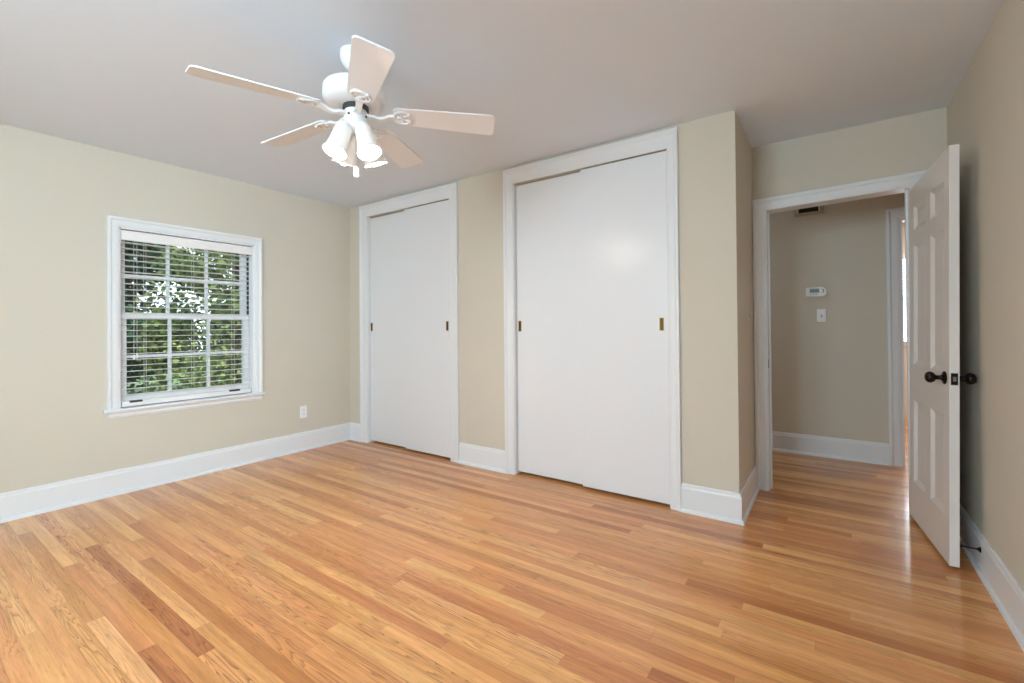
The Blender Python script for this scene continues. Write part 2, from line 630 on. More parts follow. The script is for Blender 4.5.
# jamb linings
def jambs(name, x0, x1, z0, z1, ya, yb, t, label, parts=True, extra=None):
    b = BM()
    box(b, x0, x0 + t, ya, yb, 0, z0)
    box(b, x1 - t, x1, ya, yb, 0, z1)
    hexa(b, [(x0, ya, z0), (x1, ya, z1), (x1, yb, z1), (x0, yb, z0), (x0, ya, z0 + t), (x1, ya, z1 + t), (x1, yb, z1 + t), (x0, yb, z0 + t)])
    if extra:
        extra(b)
    return struct(name, b, M['trim'], label, 'door jamb')
def stops(b):
    ys = YD + 0.052
    box(b, DX0 + .018, DX0 + .030, ys, ys + .03, 0, DZ0)
    box(b, DX1 - .030, DX1 - .018, ys, ys + .03, 0, DZ1)
jd = jambs('trim_5', DX0, DX1, DZ0, DZ1, YD - 0.001, YD + WT + 0.001, 0.018, 'white jamb lining the open bedroom doorway', extra=stops)
b = BM()
box(b, DX0 + .0175, DX0 + .0195, YD + .012, YD + .040, 0.862, 0.922)
obj('strike_plate', b, M['bronze'], parent=jd)
jambs('trim_6', HX0 - 0.0, HX1 + 0.0, 2.012, 2.012, YH - 0.001, YH + 0.101, 0.018, 'white jamb of the doorway across the hall')

# closet interiors: lining, track fascia
for k, (a, c) in enumerate((C1, C2)):
    b = BM()
    box(b, a, a + 0.006, YC - 0.001, YC + 0.10, 0, CZ)
    box(b, c - 0.006, c, YC - 0.001, YC + 0.10, 0, CZ)
    box(b, a, c, YC + 0.062, YC + 0.10, CZ - 0.012, CZ)
    box(b, a, c, YC + 0.10, YC + 0.105, CZ - 0.05, CZ + .1)
    struct('trim_%d' % (7 + k), b, M['trim'], ('white jamb and track fascia inside the left closet opening', 'white jamb and track fascia inside the right closet opening')[k], 'door jamb')
b = BM()
box(b, XL, XJ - 0.10, 3.55, 3.60, 0, H)
box(b, -2.45, -2.40, YC + .10, 3.55, 0, H)
struct('wall_closet_back', b, M['closet'], 'shadowed back wall inside the closets', 'wall')

# ------------------------------------------------------------------ sliding closet doors
def pull(parent, x, y, z):
    # recessed finger pull: raised rim with a dark recess
    b = BM()
    w, h, r = 0.0145, 0.042, 0.0035
    for (x0, x1, z0, z1) in ((-w, -w + r, -h, h), (w - r, w, -h, h), (-w + r, w - r, h - r, h), (-w + r, w - r, -h, -h + r)):
        box(b, x + x0, x + x1, y - 0.003, y + 0.001, z + z0, z + z1)
    o = obj('finger_pull', b, M['brass'], parent, bevel=0.0008)
    tag(o, 'brass recessed finger pull')
    obj('recess', onebox(x - w + r, x + w - r, y - 0.0012, y + 0.001, z - h + r, z + h - r), M['brassdark'], o)
def slider(n, x0, x1, yf, px, pz, zt, label):
    b = BM()
    box(b, x0, x1, yf, yf + 0.026, 0.020, zt)
    o = obj('door_%d' % n, b, M['panel'], bevel=0.002)
    tag(o, label, 'closet door', kind='structure')
    pull(o, px, yf, pz)
YFR, YBK = YC + 0.004, YC + 0.034
slider(1, C1[0] + 0.008, -3.290, YBK, -3.850, 1.178, CZ - 0.014, 'rear left sliding panel of the left closet')
slider(2, -3.325, C1[1] - 0.008, YFR, -2.775, 1.180, CZ - 0.008, 'front right sliding panel of the left closet')
slider(3, C2[0] + 0.008, -1.440, YBK, -2.022, 1.172, CZ - 0.014, 'rear left sliding panel of the right closet')
slider(4, -1.470, C2[1] - 0.008, YFR, -0.896, 1.176, CZ - 0.008, 'front right sliding panel of the right closet')
# ------------------------------------------------------------------ open six-panel door
HP = Vector((0.389, 3.655))
NP = Vector((0.459, 2.958))
dd = (NP - HP).normalized()
DL = (NP - HP).length
ang = math.atan2(dd.y, dd.x)
droot = empty('door_5', (HP.x - 0.010, HP.y, 0), (math.radians(-0.6), 0, ang))   # door tilted and shifted so its near edge looks upright in the camera view
tag(droot, 'open white six-panel door with dark bronze knobs by the right wall', 'door', kind='structure')
# local frame: +x along the door from hinge to latch edge, +y = away from the doorway face, thickness .037
DT = 0.036
ZB, ZT0, ZT1 = 0.018, 1.974, 2.010
def zt(u):
    return ZT0 + (ZT1 - ZT0) * u / DL
cols_ = [(0.100, 0.325), (0.415, 0.632)]
rows_ = [(0.238, 0.722), (0.925, 1.632), (1.715, 1.862)]
def door_face(b, yface, sgn):
    """grid of the face with sunk and fielded panels. sgn: +1 recess goes toward +y"""
    xs = [0.010] + [v for c in cols_ for v in c] + [DL]
    zs = [ZB] + [v for r_ in rows_ for v in r_] + [None]
    V = {}
    for i, x in enumerate(xs):
        for j, z in enumerate(zs):
            V[i, j] = b.verts.new((x, yface, zt(x) if z is None else z))
    for i in range(len(xs) - 1):
        for j in range(len(zs) - 1):
            q = [V[i, j], V[i + 1, j], V[i + 1, j + 1], V[i, j + 1]]
            if i % 2 == 1 and j % 2 == 1:
                x0, x1, z0, z1 = xs[i], xs[i + 1], zs[j], zs[j + 1]
                prev = q
                for ins, dep in ((0.003, 0.002), (0.024, 0.0130), (0.030, 0.0130), (0.052, 0.0095)):
                    y = yface + sgn * dep
                    nx = [b.verts.new(p) for p in ((x0 + ins, y, z0 + ins), (x1 - ins, y, z0 + ins), (x1 - ins, y, z1 - ins), (x0 + ins, y, z1 - ins))]
                    for k in range(4):
                        b.faces.new((prev[k], prev[(k + 1) % 4], nx[(k + 1) % 4], nx[k]))
                    prev = nx
                b.faces.new(prev)
            else:
                b.faces.new(q)
    return V, len(xs), len(zs)
# the face seen from the doorway side is on the -normal side; local y axis points to +90deg of the door direction
b = BM()
VA, nx_, nz_ = door_face(b, 0.0, +1)
VB, _, _ = door_face(b, DT, -1)
for i in range(nx_ - 1):
    for j in (0, nz_ - 1):
        b.faces.new((VA[i, j], VA[i + 1, j], VB[i + 1, j], VB[i, j]))
for j in range(nz_ - 1):
    for i in (0, nx_ - 1):
        b.faces.new((VA[i, j], VA[i, j + 1], VB[i, j + 1], VB[i, j]))
obj('door_leaf', b, M['door'], droot)
KU, KZ = 0.640, 0.902
for s, y0 in ((-1, 0.0), (1, DT)):
    b = BM()
    M4 = axis((KU, y0, KZ), (0, s, 0))
    lathe(b, [(0.0, 0.0), (0.031, 0.0), (0.032, 0.003), (0.028, 0.007), (0.018, 0.010), (0.0125, 0.014), (0.0105, 0.022), (0.0105, 0.030), (0.014, 0.036),
              (0.022, 0.041), (0.0265, 0.049), (0.0275, 0.056), (0.0255, 0.064), (0.019, 0.071), (0.010, 0.074), (0.0, 0.075)], M4, 32)
    o = obj('door_knob', b, M['bronze'], droot, smooth=True, auto=50)
    tag(o, 'dark bronze round door knob')
b = BM()
box(b, DL - 0.001, DL + 0.0015, DT / 2 - 0.0125, DT / 2 + 0.0125, KZ - 0.028, KZ + 0.028)
lp = obj('latch_plate', b, M['bronze'], droot)
b = BM()
hexa(b, [(DL, DT / 2 - .006, KZ - .011), (DL + .010, DT / 2 - .006, KZ - .011), (DL + .003, DT / 2 + .006, KZ - .011), (DL, DT / 2 + .006, KZ - .011),
         (DL, DT / 2 - .006, KZ + .011), (DL + .010, DT / 2 - .006, KZ + .011), (DL + .003, DT / 2 + .006, KZ + .011), (DL, DT / 2 + .006, KZ + .011)])
obj('latch_bolt', b, M['steel'], lp)
for z in (0.22, 1.02, 1.78):
    b = BM()
    lathe(b, [(0.0, -0.045), (0.0055, -0.045), (0.0055, 0.045), (0.0, 0.045)], Matrix.Translation((-0.002, DT + 0.006, z)), 12)
    box(b, 0.0, 0.012, DT, DT + 0.003, z - 0.044, z + 0.044)
    obj('hinge', b, M['bronze'], droot)

# door stop screwed to the right baseboard
b = BM()
M4 = axis((XR - 0.0145, 2.985, 0.112), (-1, 0.0, 0.03))
lathe(b, [(0, 0), (0.013, 0), (0.013, 0.003), (0.0075, 0.008), (0.0042, 0.013), (0.0042, 0.062), (0.0075, 0.063), (0.0085, 0.070), (0.0075, 0.077), (0, 0.078)], M4, 20)
tag(obj('door_stop', b, M['bronze'], smooth=True, auto=40), 'dark metal door stop sticking out of the right baseboard behind the door', 'door stop')

# ------------------------------------------------------------------ window (left wall)
def lmap(v, p):
    return (XL + v, p[0], p[1])
win = empty('window_1', (XL, (WY0 + WY1) / 2, 0))
tag(win, 'white double-hung window with divided panes on the left wall', 'window', kind='structure')
ox, oy = XL, (WY0 + WY1) / 2
def wobj(name, b, mt, parent=None, **kw):
    bmesh.ops.translate(b, verts=b.verts, vec=(-ox, -oy, 0))
    return obj(name, b, mt, parent or win, **kw)
# casing (three sides)
b = BM()
pn = [(u / 0.066, v) for u, v in case_profile(0.066, 0.018)]
R = [[(XL + v, WY0 - 0.066 * u, 0.607) for u, v in pn],
     [(XL + v, WY0 - 0.066 * u, WZ1 + 0.068 * u) for u, v in pn],
     [(XL + v, WY1 + 0.066 * u, WZ1 + 0.068 * u) for u, v in pn],
     [(XL + v, WY1 + 0.066 * u, 0.607) for u, v in pn]]
V = [[b.verts.new(q) for q in r_] for r_ in R]
for i in range(3):
    for j in range(len(pn)):
        b.faces.new((V[i][j], V[i][(j + 1) % len(pn)], V[i + 1][(j + 1) % len(pn)], V[i + 1][j]))
b.faces.new(V[0][::-1]); b.faces.new(V[-1])
wobj('window_casing', b, M['trim'])
# stool and apron
b = BM()
box(b, XL - 0.06, XL + 0.038, WY0 - 0.092, WY1 + 0.082, 0.587, 0.608)
wobj('window_sill', b, M['trim'], bevel=0.006)
b = BM()
sweep(b, [(WY0 - 0.066, 0.0), (WY1 + 0.066, 0.0)], [(0, 0.540), (0.0, 0.587), (-0.022, 0.587), (-0.022, 0.580), (-0.014, 0.572), (-0.014, 0.556), (-0.010, 0.548), (-0.006, 0.540)],
      lambda p, v: (XL - p.y * -1.0 if False else XL + abs(p.y), p.x, v))
wobj('window_apron', b, M['trim'])
# jamb lining of the opening
b = BM()
box(b, XL - 0.2, XL, WY0 - 0.002, WY0 + 0.010, 0.607, WZ1)
box(b, XL - 0.2, XL, WY1 - 0.010, WY1 + 0.002, 0.607, WZ1)
box(b, XL - 0.2, XL, WY0, WY1, WZ1 - 0.010, WZ1)
box(b, XL - 0.22, XL - 0.05, WY0, WY1, 0.590, 0.622)
wobj('window_frame', b, M['vinyl'])
obj_l = BM()
box(obj_l, XL - 0.126, XL - 0.066, WY1 - 0.016, WY1 - 0.009, 1.29, WZ1 - 0.012)
wobj('jamb_liner', obj_l, M['liner'])
def sash(name, xc, z0, z1, stile, toprail, botrail):
    b = BM()
    t = 0.016
    y0, y1 = WY0 + 0.012, WY1 - 0.017
    box(b, xc - t, xc + t, y0, y0 + stile, z0, z1)
    box(b, xc - t, xc + t, y1 - stile, y1, z0, z1)
    box(b, xc - t, xc + t, y0 + stile, y1 - stile, z0, z0 + botrail)
    box(b, xc - t, xc + t, y0 + stile, y1 - stile, z1 - toprail, z1)
    gy0, gy1, gz0, gz1 = y0 + stile, y1 - stile, z0 + botrail, z1 - toprail
    for k in (1, 2):
        yy = gy0 + (gy1 - gy0) * k / 3
        box(b, xc - 0.011, xc + 0.011, yy - 0.010, yy + 0.010, gz0, gz1)
    zz = (gz0 + gz1) / 2
    box(b, xc - 0.0105, xc + 0.0105, gy0, gy1, zz - 0.010, zz + 0.010)
    o = wobj(name, b, M['vinyl'])
    g = BM()
    box(g, xc - 0.002, xc + 0.002, gy0, gy1, gz0, gz1)
    wobj('glass', g, M['glass'], o)
    return o
sash('upper_sash', XL - 0.108, 1.254, WZ1 - 0.012, 0.045, 0.045, 0.036)
ls = sash('lower_sash', XL - 0.073, 0.623, 1.290, 0.045, 0.036, 0.062)

# ------------------------------------------------------------------ blind
blind = empty('window_blind', (XL - 0.026, (WY0 + WY1) / 2, 1.80))
tag(blind, 'white slatted wooden blind hanging lowered inside the left wall window', 'window blind')
bx0, by0, bz0 = XL - 0.026, (WY0 + WY1) / 2, 1.80
def bobj(name, b, mt, parent=None, **kw):
    bmesh.ops.translate(b, verts=b.verts, vec=(-bx0, -by0, -bz0))
    return obj(name, b, mt, parent or blind, **kw)
b = BM()
prof = [(0, 1.815), (0.010, 1.815), (0.012, 1.819), (0.012, 1.826), (0.010, 1.832), (0.010, 1.870), (0.012, 1.876), (0.012, 1.885), (0, 1.885)]
v0 = [b.verts.new((XL - 0.006 + u, WY0 + 0.013, z)) for u, z in prof]
v1 = [b.verts.new((XL - 0.006 + u, WY1 - 0.013, z)) for u, z in prof]
for j in range(len(prof)):
    b.faces.new((v0[j], v0[(j + 1) % len(prof)], v1[(j + 1) % len(prof)], v1[j]))
b.faces.new(v0); b.faces.new(v1)
bobj('valance', b, M['blind'])
bobj('head_rail', onebox(XL - 0.052, XL - 0.008, WY0 + 0.014, WY1 - 0.014, 1.842, 1.888), M['blind'])
CLIP = (1.122, 1.198, 1.79, 1.876)
SY0, SY1 = WY0 + 0.016, WY1 - 0.026
zs_ = []
z = 1.800
while z > 0.675:
    zs_.append(z)
    z -= 0.0425
base_slat = None
for i, z in enumerate(zs_):
    if base_slat is None:
        b = BM()
        n = 6
        th, wd, tilt = 0.0028, 0.025, math.radians(2)
        ring0, ring1 = [], []
        pts = []
        for k in range(n + 1):
            t = -1 + 2 * k / n
            pts.append((t * wd, 0.0018 * (1 - t * t) + th / 2))
        for k in range(n, -1, -1):
            t = -1 + 2 * k / n
            pts.append((t * wd, 0.0018 * (1 - t * t) - th / 2))
        pts = [(p * math.cos(tilt) - q * math.sin(tilt), p * math.sin(tilt) + q * math.cos(tilt)) for p, q in pts]
        v0 = [b.verts.new((p, SY0 - by0, q)) for p, q in pts]
        v1 = [b.verts.new((p, SY1 - by0, q)) for p, q in pts]
        for j in range(len(pts)):
            b.faces.new((v0[j], v0[(j + 1) % len(pts)], v1[(j + 1) % len(pts)], v1[j]))
        b.faces.new(v0); b.faces.new(v1)
        base_slat = obj('slat', b, M['blind'], blind)
        base_slat.location = (0, 0, z - bz0)
    else:
        c = base_slat.copy()
        c.location = (0, 0, z - bz0)
        COL.objects.link(c)
        c.parent = blind
bobj('bottom_rail', onebox(XL - 0.050, XL - 0.002, SY0, SY1, 0.613, 0.650), M['blind'], bevel=0.004)
for ya, yb_ in ((CLIP[0], CLIP[1]), (CLIP[2], CLIP[3])):
    b = BM()
    box(b, XL - 0.022, XL + 0.0005, ya, yb_, 0.638, 0.653)
    tag(bobj('rail_clip', b, M['slot'], bevel=0.003), 'dark clip on the bottom rail')
for yy in (1.22, 1.53, 1.83):
    b = BM()
    tube(b, [(XL - 0.003, yy, 1.845), (XL - 0.003, yy, 0.66)], 0.0011, 6)
    tube(b, [(XL - 0.049, yy, 1.845), (XL - 0.049, yy, 0.66)], 0.0011, 6)
    bobj('ladder_cord', b, M['cord'])
for yy, ze in ((1.145, 0.985), (1.163, 0.990)):
    b = BM()
    tube(b, [(XL + 0.008, yy, 1.82), (XL + 0.006, yy, ze)], 0.0012, 6)
    o = bobj('pull_cord', b, M['cord'])
    b = BM()
    lathe(b, [(0, 0.0), (0.004, 0.0), (0.0075, -0.012), (0.0075, -0.028), (0.004, -0.034), (0, -0.034)], Matrix.Translation((XL + 0.006, yy, ze + .002)), 16)
    bobj('tassel', b, M['plastic'], o)

# ------------------------------------------------------------------ unseen window added behind the camera for the back fill light
b = BM()
for (x0, x1, z0, z1) in ((BWX0, BWX1, BWZ0, BWZ0 + .05), (BWX0, BWX1, BWZ1 - .05, BWZ1), (BWX0, BWX0 + .05, BWZ0 + .05, BWZ1 - .05), (BWX1 - .05, BWX1, BWZ0 + .05, BWZ1 - .05),
                         (-1.28, -1.22, BWZ0 + .05, BWZ1 - .05)):
    box(b, x0, x1, YB - 0.10, YB - 0.05, z0, z1)
w2 = struct('added_window_2', b, M['vinyl'], 'white framed double window added unseen behind the camera for the fill light', 'window')
obj('glass', onebox(BWX0 + .04, BWX1 - .04, YB - .080, YB - .074, BWZ0 + .04, BWZ1 - .04), M['glass'], w2)
b = BM()
for (y0, y1, z0, z1) in ((RWY0, RWY1, BWZ0, BWZ0 + .05), (RWY0, RWY1, BWZ1 - .05, BWZ1), (RWY0, RWY0 + .05, BWZ0 + .05, BWZ1 - .05), (RWY1 - .05, RWY1, BWZ0 + .05, BWZ1 - .05),
                         (-1.18, -1.12, BWZ0 + .05, BWZ1 - .05)):
    box(b, XR + 0.04, XR + 0.09, y0, y1, z0, z1)
w4 = struct('window_4', b, M['vinyl'], 'white framed double window in the right wall behind the camera', 'window')
obj('glass', onebox(XR + .060, XR + .066, RWY0 + .04, RWY1 - .04, BWZ0 + .04, BWZ1 - .04), M['glass'], w4)
# window across the hall with its blind
b = BM()
for (x0, x1, z0, z1) in ((FX0 - .07, FX1 + .07, FZ1, FZ1 + .07), (FX0 - .07, FX0, FZ0, FZ1), (FX1, FX1 + .07, FZ0, FZ1), (FX0 - .09, FX1 + .09, FZ0 - .05, FZ0)):
    box(b, x0, x1, FY - 0.02, FY, z0, z1)
box(b, FX0, FX1, FY + 0.05, FY + .09, 1.44, 1.50)
struct('window_3', b, M['vinyl'], 'white framed window in the room across the hall', 'window')
bl2 = empty('window_blind', (0.95, FY - 0.03, FZ1))
tag(bl2, 'bright white blind glimpsed in the room across the hall', 'window blind')
first = None
for k in range(24):
    z = -0.04 - k * 0.0425
    if z < FZ0 - FZ1 + 0.02:
        break
    if first is None:
        b = BM()
        hexa(b, [(-.49, -.022, -.010), (.49, -.022, -.010), (.49, .022, .007), (-.49, .022, .007), (-.49, -.022, -.007), (.49, -.022, -.007), (.49, .022, .010), (-.49, .022, .010)])
        first = obj('slat', b, M['blind'], bl2)
        first.location.z = z
    else:
        c = first.copy()
        c.location.z = z
        COL.objects.link(c)
        c.parent = bl2

# ------------------------------------------------------------------ ceiling fan
FCX, FCY, FZB, FR = -1.794, 1.317, 2.035, 0.577
FS = 1.112
fan = empty('ceiling_fan', (FCX, FCY, H))
fan.scale = (FS, FS, FS)
tag(fan, 'white five-blade ceiling fan with four lit frosted shades', 'ceiling fan')
FO = Vector((FCX, FCY, H))
def fobj(name, b, mt, parent=None, **kw):
    return obj(name, b, mt, parent or fan, **kw)
def zr(z):
    return z - 2.3115
b = BM()
lathe(b, [(0, 0), (0.060, 0), (0.061, -0.012), (0.060, -0.030), (0.050, -0.052), (0.034, -0.068), (0.018, -0.076), (0.0, -0.076)], None, 36)
fobj('canopy', b, M['fan'], smooth=True, auto=40)
b = BM()
lathe(b, [(0.0125, -0.070), (0.0125, zr(2.18))], None, 16)
fobj('downrod', b, M['fan'], smooth=True, auto=40)
b = BM()
lathe(b, [(0, zr(2.196)), (0.024, zr(2.196)), (0.030, zr(2.184)), (0.060, zr(2.181)), (0.100, zr(2.175)), (0.120, zr(2.167)), (0.129, zr(2.156)), (0.130, zr(2.140)), (0.127, zr(2.137)),
          (0.127, zr(2.131)), (0.130, zr(2.128)), (0.129, zr(2.112)), (0.120, zr(2.100)), (0.100, zr(2.092)), (0.075, zr(2.087)), (0.0, zr(2.087))], None, 48)
fobj('motor_housing', b, M['fan'], smooth=True, auto=35)
b = BM()
lathe(b, [(0, zr(2.088)), (0.052, zr(2.088)), (0.052, zr(2.068)), (0, zr(2.068))], None, 32)
tag(fobj('flywheel', b, M['slot'], smooth=True, auto=40), 'dark flywheel ring under the motor')
b = BM()
lathe(b, [(0, zr(2.069)), (0.044, zr(2.069)), (0.047, zr(2.063)), (0.047, zr(2.006)), (0.044, zr(1.996)), (0.034, zr(1.988)), (0.026, zr(1.980)), (0.012, zr(1.976)), (0, zr(1.976))], None, 36)
kit = fobj('switch_housing', b, M['fan'], smooth=True, auto=35)
for k in range(4):
    a = math.radians(20 + 90 * k)
    b = BM()
    lathe(b, [(0, 0), (0.0045, 0), (0.0045, 0.004), (0, 0.006)], axis((0.047 * math.cos(a), 0.047 * math.sin(a), zr(2.040)), (math.cos(a), math.sin(a), 0)), 12)
    fobj('screw', b, M['slot'], kit)
AZ0 = -1.794
BP = math.radians(-12)
DROOP = 0.052
def blade_mesh():
    b = BM()
    r0, r1 = 0.155, FR
    out = []
    def hw(r):
        t = (r - r0) / (r1 - r0)
        return 0.049 + 0.017 * t
    n = 8
    cr = 0.022
    # outline of one side, from root to tip, with rounded corners
    side = [(r0, 0.034), (r0 + 0.006, 0.043), (r0 + 0.016, 0.050)]
    for k in range(1, n):
        r = r0 + 0.016 + (r1 - cr - r0 - 0.016) * k / n
        side.append((r, hw(r)))
    we = hw(r1 - cr)
    for k in range(0, 7):
        t = math.pi / 2 * k / 6
        side.append((r1 - cr + cr * math.sin(t), we - cr + cr * math.cos(t)))
    outline = side + [(r, -w) for r, w in reversed(side)]
    th = 0.003
    top = [b.verts.new((r, w * math.cos(BP), w * math.sin(BP) + th + (FR - r) * DROOP)) for r, w in outline]
    bot = [b.verts.new((r, w * math.cos(BP), w * math.sin(BP) - th + (FR - r) * DROOP)) for r, w in outline]
    b.faces.new(top)
    b.faces.new(bot[::-1])
    for i in range(len(outline)):
        j = (i + 1) % len(outline)
        b.faces.new((top[i], bot[i], bot[j], top[j]))
    return b
def bracket_mesh():
    b = BM()
    # arm from flywheel rising outward, then a three-lobed plate under the blade root
    def sheet(pts, w, th):
        prev = None
        for (r, z), ww in zip(pts, w):
            ring = [b.verts.new((r, -ww, z + th)), b.verts.new((r, ww, z + th)), b.verts.new((r, ww, z - th)), b.verts.new((r, -ww, z - th))]
            if prev:
                for i in range(4):
                    b.faces.new((prev[i], prev[(i + 1) % 4], ring[(i + 1) % 4], ring[i]))
            else:
                b.faces.new(ring)
            prev = ring
        b.faces.new(prev)
    zd = lambda r: (FR - r) * DROOP
    sheet([(0.046, 0.014), (0.070, 0.012), (0.095, 0.004), (0.115, 0.006), (0.140, zd(.14) - .007), (0.160, zd(.16) - .0075)], [0.015, 0.0135, 0.012, 0.012, 0.014, 0.018], 0.0055)
    # open oval scroll plate screwed under the blade root
    def ring(cx, cy, rx, ry, rad, n=24):
        pts = []
        for k in range(n + 1):
            a = 2 * math.pi * k / n
            r, w = cx + rx * math.cos(a), cy + ry * math.sin(a)
            pts.append((r, w * math.cos(BP), w * math.sin(BP) - 0.0062 + zd(r)))
        tube(b, pts, rad, 6)
    ring(0.190, 0, 0.038, 0.036, 0.0045)
    ring(0.178, 0.015, 0.014, 0.011, 0.0030, 14)
    ring(0.178, -0.015, 0.014, 0.011, 0.0030, 14)
    ring(0.206, 0.0, 0.014, 0.014, 0.0030, 14)
    for r_, w in ((0.218, 0.022), (0.218, -0.022), (0.178, 0.0)):
        lathe(b, [(0, -0.010), (0.008, -0.010), (0.010, -0.006), (0.010, -0.001), (0, -0.001)], Matrix.Translation((r_, w * math.cos(BP), w * math.sin(BP) - 0.002 + zd(r_))), 14)
    return b
blade0 = fobj('blade', blade_mesh(), M['blade'])
br0 = fobj('blade_bracket', bracket_mesh(), M['fan'], blade0, smooth=True, auto=40)
for k in range(5):
    a = AZ0 + k * 2 * math.pi / 5
    if k == 0:
        o = blade0
    else:
        o = blade0.copy()
        COL.objects.link(o)
        o.parent = fan
        c = br0.copy()
        COL.objects.link(c)
        c.parent = o
    o.location = (0, 0, zr(FZB))
    o.rotation_euler = (0, 0.019 * math.cos(a) - 0.014 * math.sin(a), a)
# four shades with bulbs
SH_AZ = math.radians(266)
sh0 = None
SHP = [(0.024, 0.0), (0.031, -0.006), (0.035, -0.020), (0.0365, -0.050), (0.0385, -0.080), (0.042, -0.105), (0.0475, -0.122), (0.050, -0.127)]
for k in range(4):
    if sh0 is None:
        b = BM()
        outer = SHP
        inner = [(r - 0.003, z) for r, z in reversed(SHP)]
        lathe(b, outer + inner + [SHP[0]], None, 36, cap=False)
        sh = fobj('lamp_shade', b, M['frost'], smooth=True, fix=True)
        b = BM()
        lathe(b, [(0, 0.016), (0.016, 0.014), (0.024, 0.006), (0.025, -0.010), (0.022, -0.014), (0, -0.014)], None, 28)
        cup = fobj('shade_holder', b, M['fan'], sh, smooth=True, auto=40)
        b = BM()
        lathe(b, [(0, -0.030), (0.011, -0.030), (0.012, -0.060), (0.016, -0.078), (0.0205, -0.096), (0.0205, -0.108), (0.015, -0.122), (0.008, -0.130), (0, -0.132)], None, 20)
        bu = fobj('bulb', b, M['bulb'], sh, smooth=True)
        b = BM()
        tube(b, [(0, 0, 0.012), (-0.004, 0, 0.020), (-0.020, 0, 0.026), (-0.034, 0, 0.024)], 0.0075, 10)
        arm = fobj('shade_arm', b, M['fan'], sh, smooth=True, auto=50)
        sh0 = (sh, cup, bu, arm)
        o = sh
    else:
        o = sh0[0].copy()
        COL.objects.link(o)
        o.parent = fan
        for q in sh0[1:]:
            c = q.copy()
            COL.objects.link(c)
            c.parent = o
    a = SH_AZ + k * math.pi / 2
    o.location = (0.050 * math.cos(a), 0.050 * math.sin(a), zr(1.990))
    o.rotation_euler = (0, -math.radians(21), a)
b = BM()
tube(b, [(0.0, 0, zr(1.982)), (0.0, 0.0, zr(1.835))], 0.0018, 8)
pc = fobj('pull_chain', b, M['ivory'])
b = BM()
lathe(b, [(0, 0.0), (0.004, 0.0), (0.009, -0.008), (0.0105, -0.022), (0.0105, -0.036), (0.007, -0.044), (0, -0.046)], Matrix.Translation((0, 0, zr(1.838))), 18)
fobj('pull_fob', b, M['plastic'], pc, smooth=True, auto=50)

# ------------------------------------------------------------------ wall plates, thermostat, vent
def plate(name, M4, mt, label, cat, kind):
    """local x = width, y = height, z = out of wall"""
    b = BM()
    w, h, t = 0.035, 0.0575, 0.005
    hexa(b, [(-w, -h, 0), (w, -h, 0), (w, h, 0), (-w, h, 0), (-w + .003, -h + .003, t), (w - .003, -h + .003, t), (w - .003, h - .003, t), (-w + .003, h - .003, t)])
    root = obj(name, b, mt)
    root.matrix_world = M4
    tag(root, label, cat)
    if kind == 'outlet':
        for s in (1, -1):
            b = BM()
            lathe(b, [(0, t), (0.0165, t), (0.0165, t + 0.002), (0, t + 0.002)], Matrix.Translation((0, s * 0.0195, 0)), 24)
            f = obj('receptacle', b, mt, root)
            b = BM()
            box(b, -.0075, -.0055, s * .0195 - .002, s * .0195 + .008, t + .0015, t + .0025)
            box(b, .0055, .0075, s * .0195 - .002, s * .0195 + .007, t + .0015, t + .0025)
            lathe(b, [(0, t + .0015), (0.0026, t + .0015), (0.0026, t + .0025), (0, t + .0025)], Matrix.Translation((0, s * 0.0195 - .0085, 0)), 12)
            obj('slots', b, M['slot'], f)
        b = BM()
        lathe(b, [(0, t), (0.003, t), (0.0025, t + .0015), (0, t + .0015)], None, 12)
        obj('screw', b, M['steel'], root)
    else:
        b = BM()
        box(b, -.005, .005, -.012, .012, t - .001, t + .001)
        f = obj('toggle_slot', b, M['slot'] if kind == 'switch' else mt, root)
        b = BM()
        hexa(b, [(-.004, -.004, t), (.004, -.004, t), (.004, .009, t), (-.004, .009, t), (-.0035, .004, t + .014), (.0035, .004, t + .014), (.0035, .011, t + .012), (-.0035, .011, t + .012)])
        obj('toggle', b, mt, root)
        for s in (1, -1):
            b = BM()
            lathe(b, [(0, t - .001), (0.003, t - .001), (0.0025, t + .001), (0, t + .001)], Matrix.Translation((0, s * .030, 0)), 12)
            obj('screw', b, M['steel'], root)
    return root
plate('power_outlet', axis((XL, 2.447, 0.366), (1, 0, 0), (0, 1, 0)), M['plastic'], 'white electrical outlet low on the left wall right of the window', 'outlet', 'outlet')
plate('light_switch', axis((XJ, 3.375, 1.226), (1, 0, 0), (0, 1, 0)), M['ivory'], 'ivory light switch on the narrow return wall beside the doorway', 'light switch', 'plain')
plate('light_switch', axis((-0.065, YH, 1.246), (0, -1, 0), (1, 0, 0)), M['plastic'], 'white light switch on the hall wall below the thermostat', 'light switch', 'switch')

# thermostat
th = empty('thermostat', (-0.101, YH, 1.456))
tag(th, 'white oval digital thermostat on the hall wall', 'thermostat')
b = BM()
out = [(-0.074, -0.040), (0.042, -0.044), (0.062, -0.036), (0.074, -0.018), (0.077, 0.002), (0.073, 0.022), (0.060, 0.036), (0.042, 0.044), (-0.074, 0.040), (-0.078, 0.034), (-0.078, -0.034)]
fr = [b.verts.new((x * 0.95, -0.026, z * 0.93)) for x, z in out]
md = [b.verts.new((x, -0.020, z)) for x, z in out]
bk = [b.verts.new((x, 0, z)) for x, z in out]
for A_, B_ in ((fr, md), (md, bk)):
    for i in range(len(out)):
        j = (i + 1) % len(out)
        b.faces.new((A_[i], A_[j], B_[j], B_[i]))
b.faces.new(fr); b.faces.new(bk)
obj('thermostat_body', b, M['plastic'], th)
scr = obj('display', onebox(-0.050, 0.022, -0.0272, -0.0255, -0.008, 0.028), M['lcd'], th)
